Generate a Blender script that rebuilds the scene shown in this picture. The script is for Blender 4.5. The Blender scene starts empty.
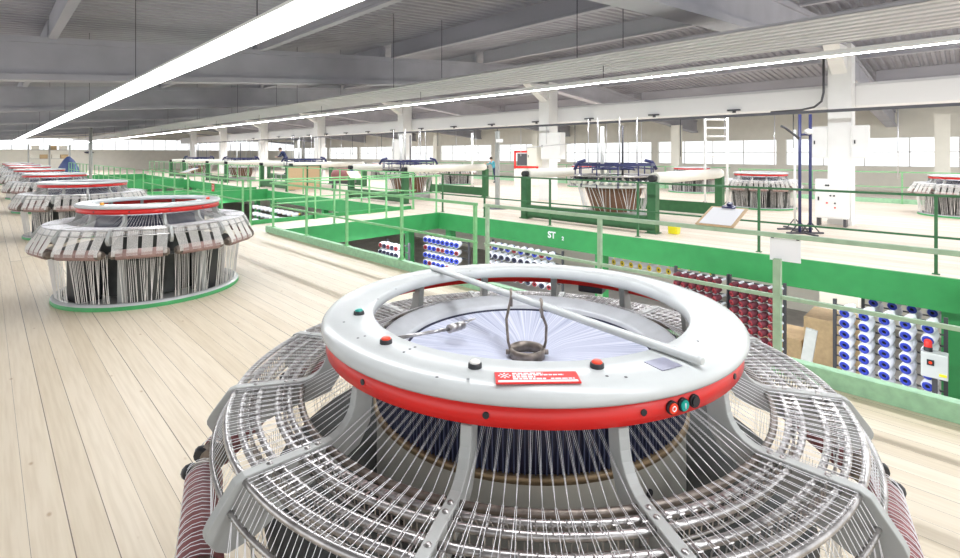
import bpy, math, random
from mathutils import Vector, Matrix
random.seed(7)
PI = math.pi
R = math.radians
SC = bpy.context.scene
COL = SC.collection
H = 1.97            # eye height; world x = across the hall (b), y = along the hall (a)

# ------------------------------------------------------------------ materials
def new_mat(name):
    m = bpy.data.materials.new(name); m.use_nodes = True
    nt = m.node_tree
    return m, nt, nt.nodes['Principled BSDF']

def mat(name, col, rough=0.5, metal=0.0, var=0.0, scale=8.0, bump=0.0, spec=None, stretch=None):
    m, nt, b = new_mat(name)
    b.inputs['Base Color'].default_value = (*col, 1)
    b.inputs['Roughness'].default_value = rough
    b.inputs['Metallic'].default_value = metal
    if spec is not None: b.inputs['Specular IOR Level'].default_value = spec
    if var > 0 or bump > 0:
        tc = nt.nodes.new('ShaderNodeTexCoord')
        n = nt.nodes.new('ShaderNodeTexNoise'); n.inputs['Scale'].default_value = scale
        n.inputs['Detail'].default_value = 5
        if stretch:
            mp = nt.nodes.new('ShaderNodeMapping'); mp.inputs['Scale'].default_value = stretch
            nt.links.new(tc.outputs['Object'], mp.inputs[0]); nt.links.new(mp.outputs[0], n.inputs[0])
        else:
            nt.links.new(tc.outputs['Object'], n.inputs[0])
        if var > 0:
            r = nt.nodes.new('ShaderNodeValToRGB')
            r.color_ramp.elements[0].position = 0.3; r.color_ramp.elements[1].position = 0.7
            r.color_ramp.elements[0].color = (*[max(0, c*(1-var)) for c in col], 1)
            r.color_ramp.elements[1].color = (*[min(1, c*(1+var*.6)) for c in col], 1)
            nt.links.new(n.outputs[0], r.inputs[0]); nt.links.new(r.outputs[0], b.inputs['Base Color'])
        if bump > 0:
            bp = nt.nodes.new('ShaderNodeBump'); bp.inputs['Strength'].default_value = bump
            bp.inputs['Distance'].default_value = 0.01
            nt.links.new(n.outputs[0], bp.inputs['Height']); nt.links.new(bp.outputs[0], b.inputs['Normal'])
    return m

def emit(name, col, s):
    m, nt, b = new_mat(name)
    b.inputs['Base Color'].default_value = (*col, 1)
    b.inputs['Emission Color'].default_value = (*col, 1)
    b.inputs['Emission Strength'].default_value = s
    return m

def plank_mat(name, base, width=0.155):
    m, nt, b = new_mat(name)
    N = nt.nodes.new; L = nt.links.new
    def math_(op, a=None, c=None, v0=None, v1=None):
        n = N('ShaderNodeMath'); n.operation = op
        if a is not None: L(a, n.inputs[0])
        if c is not None: L(c, n.inputs[1])
        if v0 is not None: n.inputs[0].default_value = v0
        if v1 is not None: n.inputs[1].default_value = v1
        return n.outputs[0]
    geo = N('ShaderNodeNewGeometry')
    sep = N('ShaderNodeSeparateXYZ'); L(geo.outputs['Position'], sep.inputs[0])
    xs = math_('MULTIPLY', sep.outputs[0], v1=1/width)
    fl = math_('FLOOR', xs); fr = math_('FRACT', xs)
    wn = N('ShaderNodeTexWhiteNoise'); wn.noise_dimensions = '1D'; L(fl, wn.inputs['W'])
    off = math_('MULTIPLY', wn.outputs[0], v1=4.0)
    ys = math_('MULTIPLY', math_('ADD', sep.outputs[1], off), v1=1/16)
    fy = math_('FLOOR', ys); fry = math_('FRACT', ys)
    cb = N('ShaderNodeCombineXYZ'); L(fl, cb.inputs[0]); L(fy, cb.inputs[1])
    wn2 = N('ShaderNodeTexWhiteNoise'); wn2.noise_dimensions = '3D'; L(cb.outputs[0], wn2.inputs['Vector'])
    ramp = N('ShaderNodeValToRGB'); L(wn2.outputs[0], ramp.inputs[0])
    e = ramp.color_ramp.elements
    e[0].color = (base[0]*.91, base[1]*.89, base[2]*.85, 1); e[1].color = (min(1, base[0]*1.08), min(1, base[1]*1.09), min(1, base[2]*1.12), 1)
    # grain
    mp = N('ShaderNodeMapping'); mp.inputs['Scale'].default_value = (38, 1.6, 1); L(geo.outputs['Position'], mp.inputs[0])
    ad = N('ShaderNodeVectorMath'); ad.operation = 'ADD'; L(mp.outputs[0], ad.inputs[0])
    sc = N('ShaderNodeVectorMath'); sc.operation = 'SCALE'; L(cb.outputs[0], sc.inputs[0]); sc.inputs['Scale'].default_value = 7.3
    L(sc.outputs[0], ad.inputs[1])
    gn = N('ShaderNodeTexNoise'); gn.inputs['Scale'].default_value = 1.0; gn.inputs['Detail'].default_value = 6; L(ad.outputs[0], gn.inputs[0])
    gr = N('ShaderNodeValToRGB'); L(gn.outputs[0], gr.inputs[0])
    gr.color_ramp.elements[0].position = .32; gr.color_ramp.elements[0].color = (.86, .83, .78, 1)
    gr.color_ramp.elements[1].position = .60; gr.color_ramp.elements[1].color = (1, 1, 1, 1)
    mx = N('ShaderNodeMixRGB'); mx.blend_type = 'MULTIPLY'; mx.inputs[0].default_value = .75
    L(ramp.outputs[0], mx.inputs[1]); L(gr.outputs[0], mx.inputs[2])
    # knots
    mp2 = N('ShaderNodeMapping'); mp2.inputs['Scale'].default_value = (5.5, 2.6, 1); L(geo.outputs['Position'], mp2.inputs[0])
    vo = N('ShaderNodeTexVoronoi'); vo.inputs['Scale'].default_value = 1.0; L(mp2.outputs[0], vo.inputs['Vector'])
    kn = N('ShaderNodeValToRGB'); L(vo.outputs['Distance'], kn.inputs[0])
    kn.color_ramp.elements[0].position = .03; kn.color_ramp.elements[0].color = (.62, .5, .38, 1)
    kn.color_ramp.elements[1].position = .08; kn.color_ramp.elements[1].color = (1, 1, 1, 1)
    mk = N('ShaderNodeMixRGB'); mk.blend_type = 'MULTIPLY'; mk.inputs[0].default_value = .8
    L(mx.outputs[0], mk.inputs[1]); L(kn.outputs[0], mk.inputs[2])
    # seams: gaps between boards, some wider
    wthr = math_('ADD', math_('MULTIPLY', math_('POWER', wn.outputs[0], v1=3.0), v1=.030), v1=.012)
    s1 = math_('LESS_THAN', fr, wthr)
    s2 = math_('LESS_THAN', fry, v1=.0012)
    sm = math_('MAXIMUM', s1, s2)
    ms = N('ShaderNodeMixRGB'); L(sm, ms.inputs[0]); L(mk.outputs[0], ms.inputs[1]); ms.inputs[2].default_value = (.17, .13, .09, 1)
    L(ms.outputs[0], b.inputs['Base Color'])
    b.inputs['Roughness'].default_value = .42
    bp = N('ShaderNodeBump'); bp.inputs['Strength'].default_value = .5; bp.inputs['Distance'].default_value = .004
    inv = math_('SUBTRACT', None, sm, v0=1.0); L(inv, bp.inputs['Height']); L(bp.outputs[0], b.inputs['Normal'])
    return m

M = {}
M['floor'] = plank_mat('pale_spruce_boards', (.74, .645, .50))
M['floor_far'] = plank_mat('pale_worn_boards', (.74, .64, .54))
M['concrete'] = mat('grey_screed', (.42, .41, .40), .8, 0, .2, 2)
M['grey'] = mat('light_grey_paint', (.54, .56, .555), .25, 0, .05, 6)
M['tray'] = mat('dark_grey_green', (.07, .075, .07), .6, 0, .3, 5)  # darkened for the shade under the guide tubes; also on casings and cabinets
M['legpaint'] = mat('grey_enamel', (.40, .41, .395), .42, 0, .10, 9)
M['red'] = mat('red_enamel', (.72, .022, .018), .3, 0, .08, 5)
M['steel'] = mat('worn_steel', (.50, .48, .47), .30, .9, .35, 30)
M['steel_dark'] = mat('oily_brown_steel', (.26, .22, .19), .4, .7, .35, 25)
M['chrome'] = mat('bright_wire', (.70, .70, .72), .3, .8)
M['thread'] = mat('white_yarn', (.86, .86, .88), .6)
M['thread_cream'] = mat('natural_yarn', (.78, .76, .73), .7)
M['fabric'] = None
M['navy'] = mat('dark_navy', (.018, .02, .05), .4)
M['blade'] = mat('reed_blade', (.07, .085, .16), .35, .4)
M['brass'] = mat('dull_bronze', (.30, .22, .13), .45, .7, .25, 14)
M['drum'] = mat('bare_drum_metal', (.52, .51, .46), .38, .55, .18, 4)
M['flange'] = mat('grey_cast_flange', (.50, .51, .53), .4, .2, .1, 12)
M['black'] = mat('black_plastic', (.015, .016, .02), .4)
M['maroon'] = mat('maroon_rubber', (.28, .10, .10), .55, 0, .25, 20)
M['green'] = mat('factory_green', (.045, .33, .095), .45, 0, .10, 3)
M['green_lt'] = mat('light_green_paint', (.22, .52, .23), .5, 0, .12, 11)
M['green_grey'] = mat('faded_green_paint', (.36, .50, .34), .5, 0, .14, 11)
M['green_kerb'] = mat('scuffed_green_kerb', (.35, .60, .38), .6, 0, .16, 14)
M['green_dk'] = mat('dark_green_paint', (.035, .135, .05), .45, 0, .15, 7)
M['white'] = mat('white_paint', (.86, .86, .84), .5, 0, .03, 3)
M['cream'] = mat('cream_paint', (.85, .83, .74), .6, 0, .04, 2)
M['roof'] = mat('ribbed_steel_deck', (.37, .37, .41), .5, .15, .12, 1.5)
M['concrete_beam'] = mat('painted_concrete', (.43, .43, .47), .7, 0, .12, 1.3, stretch=(1, .3, 1))
M['duct'] = mat('white_duct_sheet', (.86, .86, .85), .45)
M['panel'] = mat('ribbed_white_sheet', (.60, .59, .60), .4)
M['tube'] = emit('fluorescent_tube', (1, 1, 1), 26)
M['dark_metal'] = mat('dark_conduit', (.09, .09, .10), .45, .4)
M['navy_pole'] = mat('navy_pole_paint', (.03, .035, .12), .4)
M['brown'] = mat('brown_hardboard', (.20, .10, .055), .6, 0, .15, 5)
M['chip'] = mat('chipboard', (.62, .44, .26), .7, 0, .12, 40)
M['paper'] = mat('paper', (.88, .88, .90), .7)
M['yellow'] = mat('yellow_plastic', (.85, .75, .02), .4)
M['yarn_maroon'] = mat('wound_maroon_yarn', (.09, .012, .022), .8, 0, .2, 50)
M['yarn_white'] = mat('wound_white_yarn', (.74, .75, .80), .8, 0, .08, 60)
M['blue'] = mat('blue_plastic_core', (.02, .045, .45), .35)
M['redcore'] = mat('red_plastic_core', (.24, .01, .018), .4)
M['yelcore'] = mat('yellow_plastic_core', (.75, .55, .02), .4)
M['hole'] = mat('core_hole', (.006, .006, .01), .8)
M['teal'] = mat('teal_button', (.0, .34, .28), .3)
M['redbtn'] = mat('red_button', (.85, .05, .01), .3)
M['whitebtn'] = mat('white_button', (.8, .78, .74), .3)
M['amber'] = mat('amber_button', (.8, .35, .04), .3)
M['lilac'] = mat('silver_sticker', (.33, .33, .42), .4, .3)
M['cardboard'] = mat('cardboard', (.50, .36, .20), .8, 0, .12, 12)
M['skin'] = mat('skin', (.62, .38, .28), .6)
M['tealcloth'] = mat('teal_shirt', (.10, .42, .52), .8)
M['navycloth'] = mat('navy_cloth', (.02, .03, .09), .8)
M['hair'] = mat('dark_hair', (.06, .04, .03), .8)
M['roller_brown'] = mat('brown_pink_rubber', (.34, .22, .20), .55, 0, .2, 20)
M['pink'] = mat('pink_red_roll', (.45, .16, .18), .6, 0, .2, 20)
M['bluebox'] = mat('blue_tarp', (.05, .08, .22), .6)

def fabric_mat():
    m, nt, b = new_mat('woven_white_tube_cloth')
    N = nt.nodes.new; L = nt.links.new
    tc = N('ShaderNodeTexCoord'); sep = N('ShaderNodeSeparateXYZ'); L(tc.outputs['Object'], sep.inputs[0])
    at = N('ShaderNodeMath'); at.operation = 'ARCTAN2'; L(sep.outputs[1], at.inputs[0]); L(sep.outputs[0], at.inputs[1])
    ln = N('ShaderNodeVectorMath'); ln.operation = 'LENGTH'; L(tc.outputs['Object'], ln.inputs[0])
    cb = N('ShaderNodeCombineXYZ')
    s = N('ShaderNodeMath'); s.operation = 'MULTIPLY'; s.inputs[1].default_value = 55; L(at.outputs[0], s.inputs[0])
    s2 = N('ShaderNodeMath'); s2.operation = 'MULTIPLY'; s2.inputs[1].default_value = 2.0; L(ln.outputs['Value'], s2.inputs[0])
    L(s.outputs[0], cb.inputs[0]); L(s2.outputs[0], cb.inputs[1])
    n = N('ShaderNodeTexNoise'); n.inputs['Scale'].default_value = 1; n.inputs['Detail'].default_value = 3; L(cb.outputs[0], n.inputs[0])
    r = N('ShaderNodeValToRGB'); L(n.outputs[0], r.inputs[0])
    r.color_ramp.elements[0].position = .3; r.color_ramp.elements[0].color = (.30, .33, .46, 1)
    r.color_ramp.elements[1].position = .68; r.color_ramp.elements[1].color = (.66, .67, .76, 1)
    L(r.outputs[0], b.inputs['Base Color']); b.inputs['Roughness'].default_value = .6
    return m
M['fabric'] = fabric_mat()

def glass_mat():
    m, nt, b = new_mat('window_glass')
    out = nt.nodes['Material Output']
    t = nt.nodes.new('ShaderNodeBsdfTransparent'); g = nt.nodes.new('ShaderNodeBsdfGlossy'); g.inputs['Roughness'].default_value = .05
    mx = nt.nodes.new('ShaderNodeMixShader'); mx.inputs[0].default_value = .08
    nt.links.new(t.outputs[0], mx.inputs[1]); nt.links.new(g.outputs[0], mx.inputs[2]); nt.links.new(mx.outputs[0], out.inputs[0])
    return m
M['glass'] = glass_mat()

# ------------------------------------------------------------------ mesh building
class MB:
    def __init__(s): s.v = []; s.f = []; s.m = []; s.sm = []
    def add(s, vs, fs, mi=0, smooth=False):
        o = len(s.v); s.v += [tuple(p) for p in vs]
        for f in fs:
            s.f.append(tuple(i+o for i in f)); s.m.append(mi); s.sm.append(smooth)
        return s
    def box(s, c, d, rz=0, mi=0, M4=None):
        x, y, z = d[0]/2, d[1]/2, d[2]/2
        vs = [Vector((sx*x, sy*y, sz*z)) for sx in (-1, 1) for sy in (-1, 1) for sz in (-1, 1)]
        if M4 is not None: vs = [M4 @ v for v in vs]
        elif rz:
            mt = Matrix.Rotation(rz, 3, 'Z'); vs = [mt @ v for v in vs]
        vs = [v + Vector(c) for v in vs]
        return s.add(vs, [(0, 1, 3, 2), (4, 6, 7, 5), (0, 4, 5, 1), (2, 3, 7, 6), (0, 2, 6, 4), (1, 5, 7, 3)], mi)
    def box2(s, a, b, mi=0):
        return s.box([(a[i]+b[i])/2 for i in range(3)], [abs(b[i]-a[i]) for i in range(3)], 0, mi)
    def tube(s, pts, r, n=6, mi=0, closed=False, cap=True):
        pts = [Vector(p) for p in pts]; k = len(pts)
        rs = r if isinstance(r, (list, tuple)) else [r]*k
        vs = []; up = None
        for i, p in enumerate(pts):
            if closed: t = pts[(i+1) % k]-pts[i-1]
            elif i == 0: t = pts[1]-p
            elif i == k-1: t = p-pts[i-1]
            else: t = (pts[i+1]-p).normalized()+(p-pts[i-1]).normalized()
            if t.length < 1e-9: t = Vector((0, 0, 1))
            t.normalize()
            if up is None: up = Vector((0, 0, 1)) if abs(t.z) < .9 else Vector((1, 0, 0))
            x = up-t*up.dot(t)
            if x.length < 1e-4:
                x = Vector((1, 0, 0))-t*t.x
            x.normalize(); up = x; y = t.cross(x)
            for j in range(n):
                a = 2*PI*j/n
                vs.append(p+(x*math.cos(a)+y*math.sin(a))*rs[i])
        fs = []
        for i in range(k if closed else k-1):
            i2 = (i+1) % k
            for j in range(n):
                j2 = (j+1) % n
                fs.append((i*n+j, i*n+j2, i2*n+j2, i2*n+j))
        s.add(vs, fs, mi, n > 4)
        if cap and not closed:
            o = len(s.v)-len(vs)
            s.f.append(tuple(o+j for j in reversed(range(n)))); s.m.append(mi); s.sm.append(False)
            s.f.append(tuple(o+(k-1)*n+j for j in range(n))); s.m.append(mi); s.sm.append(False)
        return s
    def lathe(s, prof, n=64, a0=0, a1=2*PI, mi=0, loop=False, smooth=True, c=(0, 0, 0)):
        full = abs(a1-a0-2*PI) < 1e-6
        k = n if full else n+1; L = len(prof)
        vs = []
        for i in range(k):
            a = a0+(a1-a0)*i/n
            for (r, z) in prof: vs.append((c[0]+r*math.cos(a), c[1]+r*math.sin(a), c[2]+z))
        fs = []
        for i in range(n):
            i2 = (i+1) % k
            for j in range(L if loop else L-1):
                j2 = (j+1) % L
                fs.append((i*L+j, i2*L+j, i2*L+j2, i*L+j2))
        if not full and loop:
            fs.append(tuple(range(L))); fs.append(tuple(n*L+j for j in reversed(range(L))))
        return s.add(vs, fs, mi, smooth)
    def prism(s, poly, frame, t, mi=0):
        # poly of (u,w); frame(u,w,t) -> point
        k = len(poly)
        vs = [frame(u, w, -t/2) for u, w in poly]+[frame(u, w, t/2) for u, w in poly]
        fs = [tuple(range(k)), tuple(reversed(range(k, 2*k)))]
        for i in range(k):
            j = (i+1) % k; fs.append((i, i+k, j+k, j))
        return s.add(vs, fs, mi)
    def build(s, name, mats, parent=None, loc=(0, 0, 0), rz=0, bevel=0):
        me = bpy.data.meshes.new(name); me.from_pydata(s.v, [], s.f)
        ms = mats if isinstance(mats, (list, tuple)) else [mats]
        for m in ms: me.materials.append(m)
        for p, i, sm in zip(me.polygons, s.m, s.sm): p.material_index = i; p.use_smooth = sm
        me.update()
        o = bpy.data.objects.new(name, me); COL.objects.link(o)
        o.location = loc; o.rotation_euler = (0, 0, rz)
        if parent: o.parent = parent
        if bevel:
            b = o.modifiers.new('bevel', 'BEVEL'); b.width = bevel; b.segments = 2; b.limit_method = 'ANGLE'
        return o

def thing(name, label, cat, loc=(0, 0, 0), rz=0, group=None):
    o = bpy.data.objects.new(name, None); COL.objects.link(o)
    o.location = loc; o.rotation_euler = (0, 0, rz); o.empty_display_size = .2
    return tag(o, label, cat, group)
def tag(o, label, cat, group=None, kind=None):
    o['label'] = label; o['category'] = cat
    if group: o['group'] = group
    if kind: o['kind'] = kind
    return o
def struct(o): o['kind'] = 'structure'; return o
def inst(src, parent, rz=0, loc=None):
    c = src.copy(); COL.objects.link(c); c.parent = parent; c.rotation_euler = (0, 0, rz)
    if loc is not None: c.location = loc
    for ch in list(src.children):
        d = ch.copy(); COL.objects.link(d); d.parent = c
    return c
def copy_tree(src, parent=None):
    c = src.copy(); COL.objects.link(c); c.parent = parent
    for ch in list(src.children): copy_tree(ch, c)
    return c
def place(src, loc, label, rz=0):
    c = copy_tree(src); c.location = loc; c.rotation_euler = (0, 0, rz); c['label'] = label
    return c
def pol(r, a, z=0): return (r*math.cos(a), r*math.sin(a), z)

def text_mesh(body, size, name, m, parent, mat4, depth=.002):
    cu = bpy.data.curves.new(name, 'FONT'); cu.body = body; cu.size = size; cu.extrude = depth; cu.offset = size*.035
    cu.align_x = 'CENTER'; cu.align_y = 'CENTER'
    to = bpy.data.objects.new(name+'_tmp', cu); COL.objects.link(to)
    bpy.context.view_layer.update()
    dg = bpy.context.evaluated_depsgraph_get()
    me = bpy.data.meshes.new_from_object(to.evaluated_get(dg))
    bpy.data.objects.remove(to); bpy.data.curves.remove(cu)
    me.materials.clear(); me.materials.append(m)
    o = bpy.data.objects.new(name, me); COL.objects.link(o); o.parent = parent; o.matrix_local = mat4
    return o

# ------------------------------------------------------------------ the setting
PB0, PB1 = 5.05, 10.75            # floor openings run between these x
pits = [(-.05, 12.65), (14.25, 26.95), (28.55, 41.25), (42.85, 55.5)]
END = 75.0; BACK = 34.0
def slab(name, a, b, m):
    return struct(MB().box2(a, b).build(name, m))
slab('floor', (-5, -6, -.3), (PB0, END, 0), M['floor'])
slab('floor_beyond', (PB1, -8, -.3), (BACK, END, 0), M['floor_far'])
ys = [-8]+[y for p in pits for y in p]+[END]
for i in range(0, len(ys), 2):
    slab('floor_bridge', (PB0, ys[i], -.3), (PB1, ys[i+1], 0), M['floor_far'])
slab('floor_lower', (-5, -8, -3.3), (BACK, END, -3.2), M['concrete'])
slab('wall_lower', (19, -8, -3.2), (19.2, END, -.3), M['cream'])
slab('wall_lower_end', (-5, 58, -3.2), (19, 58.2, -.3), M['cream'])

SL = .0887
RIDGE = 17.1
def rise(b): return SL*min(b, 2*RIDGE-b)      # gabled roof, ridge over the columns
def roofz(b): return 4.24+rise(b)
# ribbed deck: ribs run across the hall (along x), profile along y
mb = MB(); prof = []
y = -4.0
while y < END+.5:
    prof += [(y, 0), (y+.10, 0), (y+.13, .055), (y+.22, .055)]; y += .25
vs = []
for (yy, dz) in prof:
    for xx in (-6, RIDGE, BACK+1): vs.append((xx, yy, roofz(xx)+.46+dz))
mb.add(vs, [f for i in range(len(prof)-1) for f in ((3*i, 3*i+1, 3*i+4, 3*i+3), (3*i+1, 3*i+2, 3*i+5, 3*i+4))])
# closed top skin
vs = [(xx, yy, roofz(xx)+.62) for yy in (-4, END+.5) for xx in (-6, RIDGE, BACK+1)]
mb.add(vs, [(0, 3, 4, 1), (1, 4, 5, 2)])
struct(mb.build('ceiling', M['roof']))
ROWS = [3.1+10.3*k for k in range(0, 8)]
def sloped(mb, x0, x1, y0, y1, z0, z1, mi=0):
    xs = (x0, RIDGE, x1)
    poly = [(x, z0+rise(x)) for x in xs]+[(x, z1+rise(x)) for x in reversed(xs)]
    mb.prism(poly, lambda u, w, t: (u, (y0+y1)/2+t, w), y1-y0, mi)
for y in ROWS:
    mb = MB()
    sloped(mb, -6, BACK+.5, y-.14, y+.14, 3.50, 4.20)
    sloped(mb, -6, BACK+.5, y-.22, y+.22, 3.38, 3.51)
    sloped(mb, -6, BACK+.5, y-.20, y+.20, 4.13, 4.25)
    struct(mb.build('ceiling_rafter', M['concrete_beam']))
for x in (-3.2, .95, 5.1, 9.2, 13.4, 17.6, 21.8, 26.0, 30.2):
    for k in range(-1, len(ROWS)):
        y0 = (ROWS[k]+.24) if k >= 0 else -4.0
        y1 = (ROWS[k+1]-.24) if k+1 < len(ROWS) else END
        if k > 4 or y1-y0 < 1: continue
        z0 = roofz(x)-.03
        pr = [(-.07, z0), (.07, z0), (.07, z0+.05), (.05, z0+.07), (.05, z0+.46), (-.05, z0+.46), (-.05, z0+.07), (-.07, z0+.05)]
        struct(MB().prism(pr, lambda u, w, t, x=x, yc=(y0+y1)/2: (x+u, yc+t, w), y1-y0).build('ceiling_purlin', M['concrete_beam']))
COLX = 17.1
for k in range(7):
    y = 2.65+10.3*k
    mb = MB().box2((COLX-.3, y-.27, 0), (COLX+.3, y+.27, 3.5+SL*COLX))
    mb.box2((COLX-.305, y-.29, 0), (COLX+.305, y+.29, .12))
    # knee haunch under the rafter
    struct(mb.build('column', M['white'])); mb = MB()
    mb.prism([(COLX-.3, 4.2), (COLX-.3, 4.93), (COLX-1.5, 4.84)], lambda u, w, t, y=y: (u, y+t, w), .36)
    struct(mb.build('column_haunch', M['white']))
for (x, y) in ((30.2, 1.0), (30.2, 13.0), (30.2, 24), (30.2, 36)):
    struct(MB().box2((x-.25, y-.25, 0), (x+.25, y+.25, 3.39+rise(x))).build('column', M['cream']))
# end wall with its high window band
mb = MB()
mb.box2((-6, END, -.3), (BACK, END+.3, 2.45)); mb.prism([(-6, 3.8), (BACK, 3.8), (BACK, roofz(BACK)+.5), (RIDGE, roofz(RIDGE)+.5), (-6, roofz(-6)+.5)], lambda u, w, t: (u, END+.15+t, w), .3)
struct(mb.build('wall_end', M['cream']))
mb = MB()
mb.box2((BACK, -8, -.3), (BACK+.3, END, 1.3)); mb.box2((BACK, -8, 2.85), (BACK+.3, END, 4.75))
for y in range(-8, 75, 8): mb.box2((BACK, y, 1.3), (BACK+.3, y+.5, 2.85))
struct(mb.build('wall_right', M['cream']))
def window(name, axis, fixed, u0, u1, z0, z1, nu, nz):
    def P(u, z, d): return (u, fixed+d, z) if axis == 'x' else (fixed+d, u, z)
    mb = MB(); w = .05
    def bar(ua, ub, za, zb):
        a = P(ua, za, .08); b = P(ub, zb, .16); mb.box2(a, b)
    for i in range(nu+1):
        u = u0+(u1-u0)*i/nu; bar(u-w/2, u+w/2, z0, z1)
    for i in range(nz+1):
        z = z0+(z1-z0)*i/nz; bar(u0, u1, z-w/2, z+w/2)
    fr = struct(mb.build(name, M['white']))
    g = MB().box2(P(u0, z0, .115), P(u1, z1, .125)).build('pane', M['glass'], fr)
    return fr
n = 1
for i in range(5):
    window('window_%d' % n, 'x', END, -6+8*i, 2+8*i, 2.45, 3.8, 6, 1); n += 1
for y in range(-8, 72, 8):
    window('window_%d' % n, 'y', BACK, y+.5, y+8, 1.3, 2.85, 4, 2); n += 1

# kerbs and fascias round the openings
for (y0, y1) in pits:
    mb = MB().box2((PB0-.04, y0-.05, 0), (PB0+.06, y1+.06, .15))
    struct(mb.build('trim_kerb', M['green_kerb'], bevel=.006))
    struct(MB().box2((PB0+.06, y0, -.5), (PB0+.10, y1, .0)).build('trim_fascia_near', M['green']))
    fa = struct(MB().box2((PB1-.06, y0, -.52), (PB1+.02, y1, .015)).build('trim_fascia', M['green']))
    if y0 < 0:
        # lettering on the fascia: ST 2
        # facing -x: local x -> -y world, local y -> z world, normal -> -x
        def face(x, y, z): return Matrix(((0, 0, -1, x), (-1, 0, 0, y), (0, 1, 0, z), (0, 0, 0, 1)))
        text_mesh('ST', .24, 'lettering', M['paper'], fa, face(PB1-.063, 7.98, -.20))
        text_mesh('2', .13, 'lettering', M['paper'], fa, face(PB1-.063, 7.62, -.25))
    struct(MB().box2((PB0+.1, y1-.02, -.52), (PB1, y1+.04, .10 if y0 > 0 else .015)).build('trim_fascia_end', M['green']))
    struct(MB().box2((PB0+.1, y0-.04, -.52), (PB1, y0+.02, .12)).build('trim_fascia_end', M['green']))
    for yy in (y0+.3, (y0+y1)/2+.3, y1-.35):
        struct(MB().box2((PB1+.05, yy-.12, -3.2), (PB1+.29, yy+.12, -.3)).build('trim_post', M['green']))

# ------------------------------------------------------------------ railings
def railing(label, p0, p1, posts, top, mid, m, name='railing', base=.15, rad=.022, extra_short=None, group=None):
    """p0,p1 = (x,y) ends; posts = list of distances"""
    d = Vector((p1[0]-p0[0], p1[1]-p0[1], 0)); L = d.length; d.normalize()
    t = thing(name, label, 'railing', (p0[0], p0[1], 0), 0, group)
    def P(s, z): return (d.x*s, d.y*s, z)
    ang = math.atan2(d.y, d.x)
    for nm, z, rr in (('top_rail', top, 1.0), ('mid_rail', mid, .85)):
        mb = MB(); c = P(L/2, z); mb.box(c, (L, .042*rr, .042*rr), ang); mb.build(nm, m, t, bevel=.006)
    for s in posts:
        mb = MB(); mb.box(((P(s, 0)[0]), P(s, 0)[1], (base+top-.022)/2), (.045, .045, top-.022-base), ang)
        mb.box((P(s, 0)[0], P(s, 0)[1], base+.006), (.10, .09, .012), ang)
        mb.build('post', m, t)
    if extra_short:
        s, z = extra_short
        MB().box((P(s, 0)[0], P(s, 0)[1], (base+z)/2), (.06, .06, z-base), ang).build('post', m, t)
    return t
RX = 5.07
railing('light green railing on the scuffed kerb behind the nearest loom, left of its ring', (RX, 5.13), (RX, 12.55), [.04, 1.85, 3.68, 5.43, 7.24], 1.235, .68, M['green_lt'])
railing('light green railing on the kerb right of the nearest loom, with a short stub post', (RX, -2.5), (RX, 4.98), [.1, 5.59, 7.42], 1.235, .68, M['green_grey'], extra_short=(3.76, 1.02))
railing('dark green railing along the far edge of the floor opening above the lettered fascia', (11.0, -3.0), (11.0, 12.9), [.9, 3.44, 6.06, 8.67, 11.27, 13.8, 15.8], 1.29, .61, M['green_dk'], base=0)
railing('green railing across the left end of the nearest floor opening', (RX+.15, 12.8), (10.9, 12.8), [1.75, 3.5, 5.5], 1.235, .68, M['green_lt'], base=0)
railing('green railing on the bridge beside the second floor opening', (RX, 14.15), (10.9, 14.15), [0.1, 2.0, 3.9, 5.7], 1.235, .68, M['green_lt'], base=0)
for i, (lab, lab2) in enumerate((('green railing on the kerb of the second floor opening', 'green railing along the far edge of the second floor opening'),
                 ('green railing on the kerb of the third floor opening', 'green railing along the far edge of the third floor opening'),
                 ('green railing on the kerb of the farthest floor opening', 'green railing along the far edge of the farthest floor opening'))):
    y0, y1 = pits[i+1]; L = y1-y0-.3
    ps = [L*j/7 for j in range(8)]; ps[0] += .03; ps[-1] -= .03
    railing(lab, (RX, y0+.15), (RX, y1-.15), ps, 1.235, .68, M['green_lt'])
    railing(lab2, (11.0, y0+.15), (11.0, y1-.15), ps, 1.29, .61, M['green_lt'], base=0)
railing('thin green railing at the far right in front of the bright windows', (25.5, -4), (25.5, 8.0), [.1, 3, 6, 9, 11.9], 1.25, .65, M['green_lt'], base=0)
railing('long green railing far behind the middle looms, under the windows', (27.5, 9), (27.5, 40), [.1+3.4*k for k in range(10)], 1.25, .65, M['green_lt'], base=0)
struct(MB().box2((25.6, -4, 0), (25.75, 8, .18)).build('trim_kerb_back', M['green_kerb']))
struct(MB().box2((27.6, 9, 0), (27.75, 40, .18)).build('trim_kerb_back', M['green_kerb']))

# ------------------------------------------------------------------ circular loom
LEG0 = R(-2)      # one leg direction, then every 30 degrees
SEG = R(30)
RAD = [.970, 1.014, 1.055, 1.124, 1.177, 1.222]
ZT = 1.018
def arc(r, z, a0, a1, n): return [pol(r, a0+(a1-a0)*i/n, z) for i in range(n+1)]

def leg_mesh():
    P = [(.80, 1.242), (.855, 1.242), (.855, 1.175), (.872, 1.172), (.875, 1.15)]
    for i in range(7):          # fillet into the arm
        t = PI+(PI/2)*i/6
        P.append((.985+.108*math.cos(t), 1.143+.108*math.sin(t)))
    P += [(1.225, 1.035), (1.250, 1.025), (1.316, .935), (1.326, .915), (1.325, .90), (1.30, .86), (1.27, .84), (1.20, .85), (1.02, .93), (.93, .955), (.86, .985), (.82, 1.05)]
    return MB().prism(P, lambda u, w, t: (u, t, w), .034)

def bolt_mesh(r, z): return MB().lathe([(0, .004), (.006, .004), (.009, .0015), (.010, 0)], 12, c=(r, 0, z))

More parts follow.
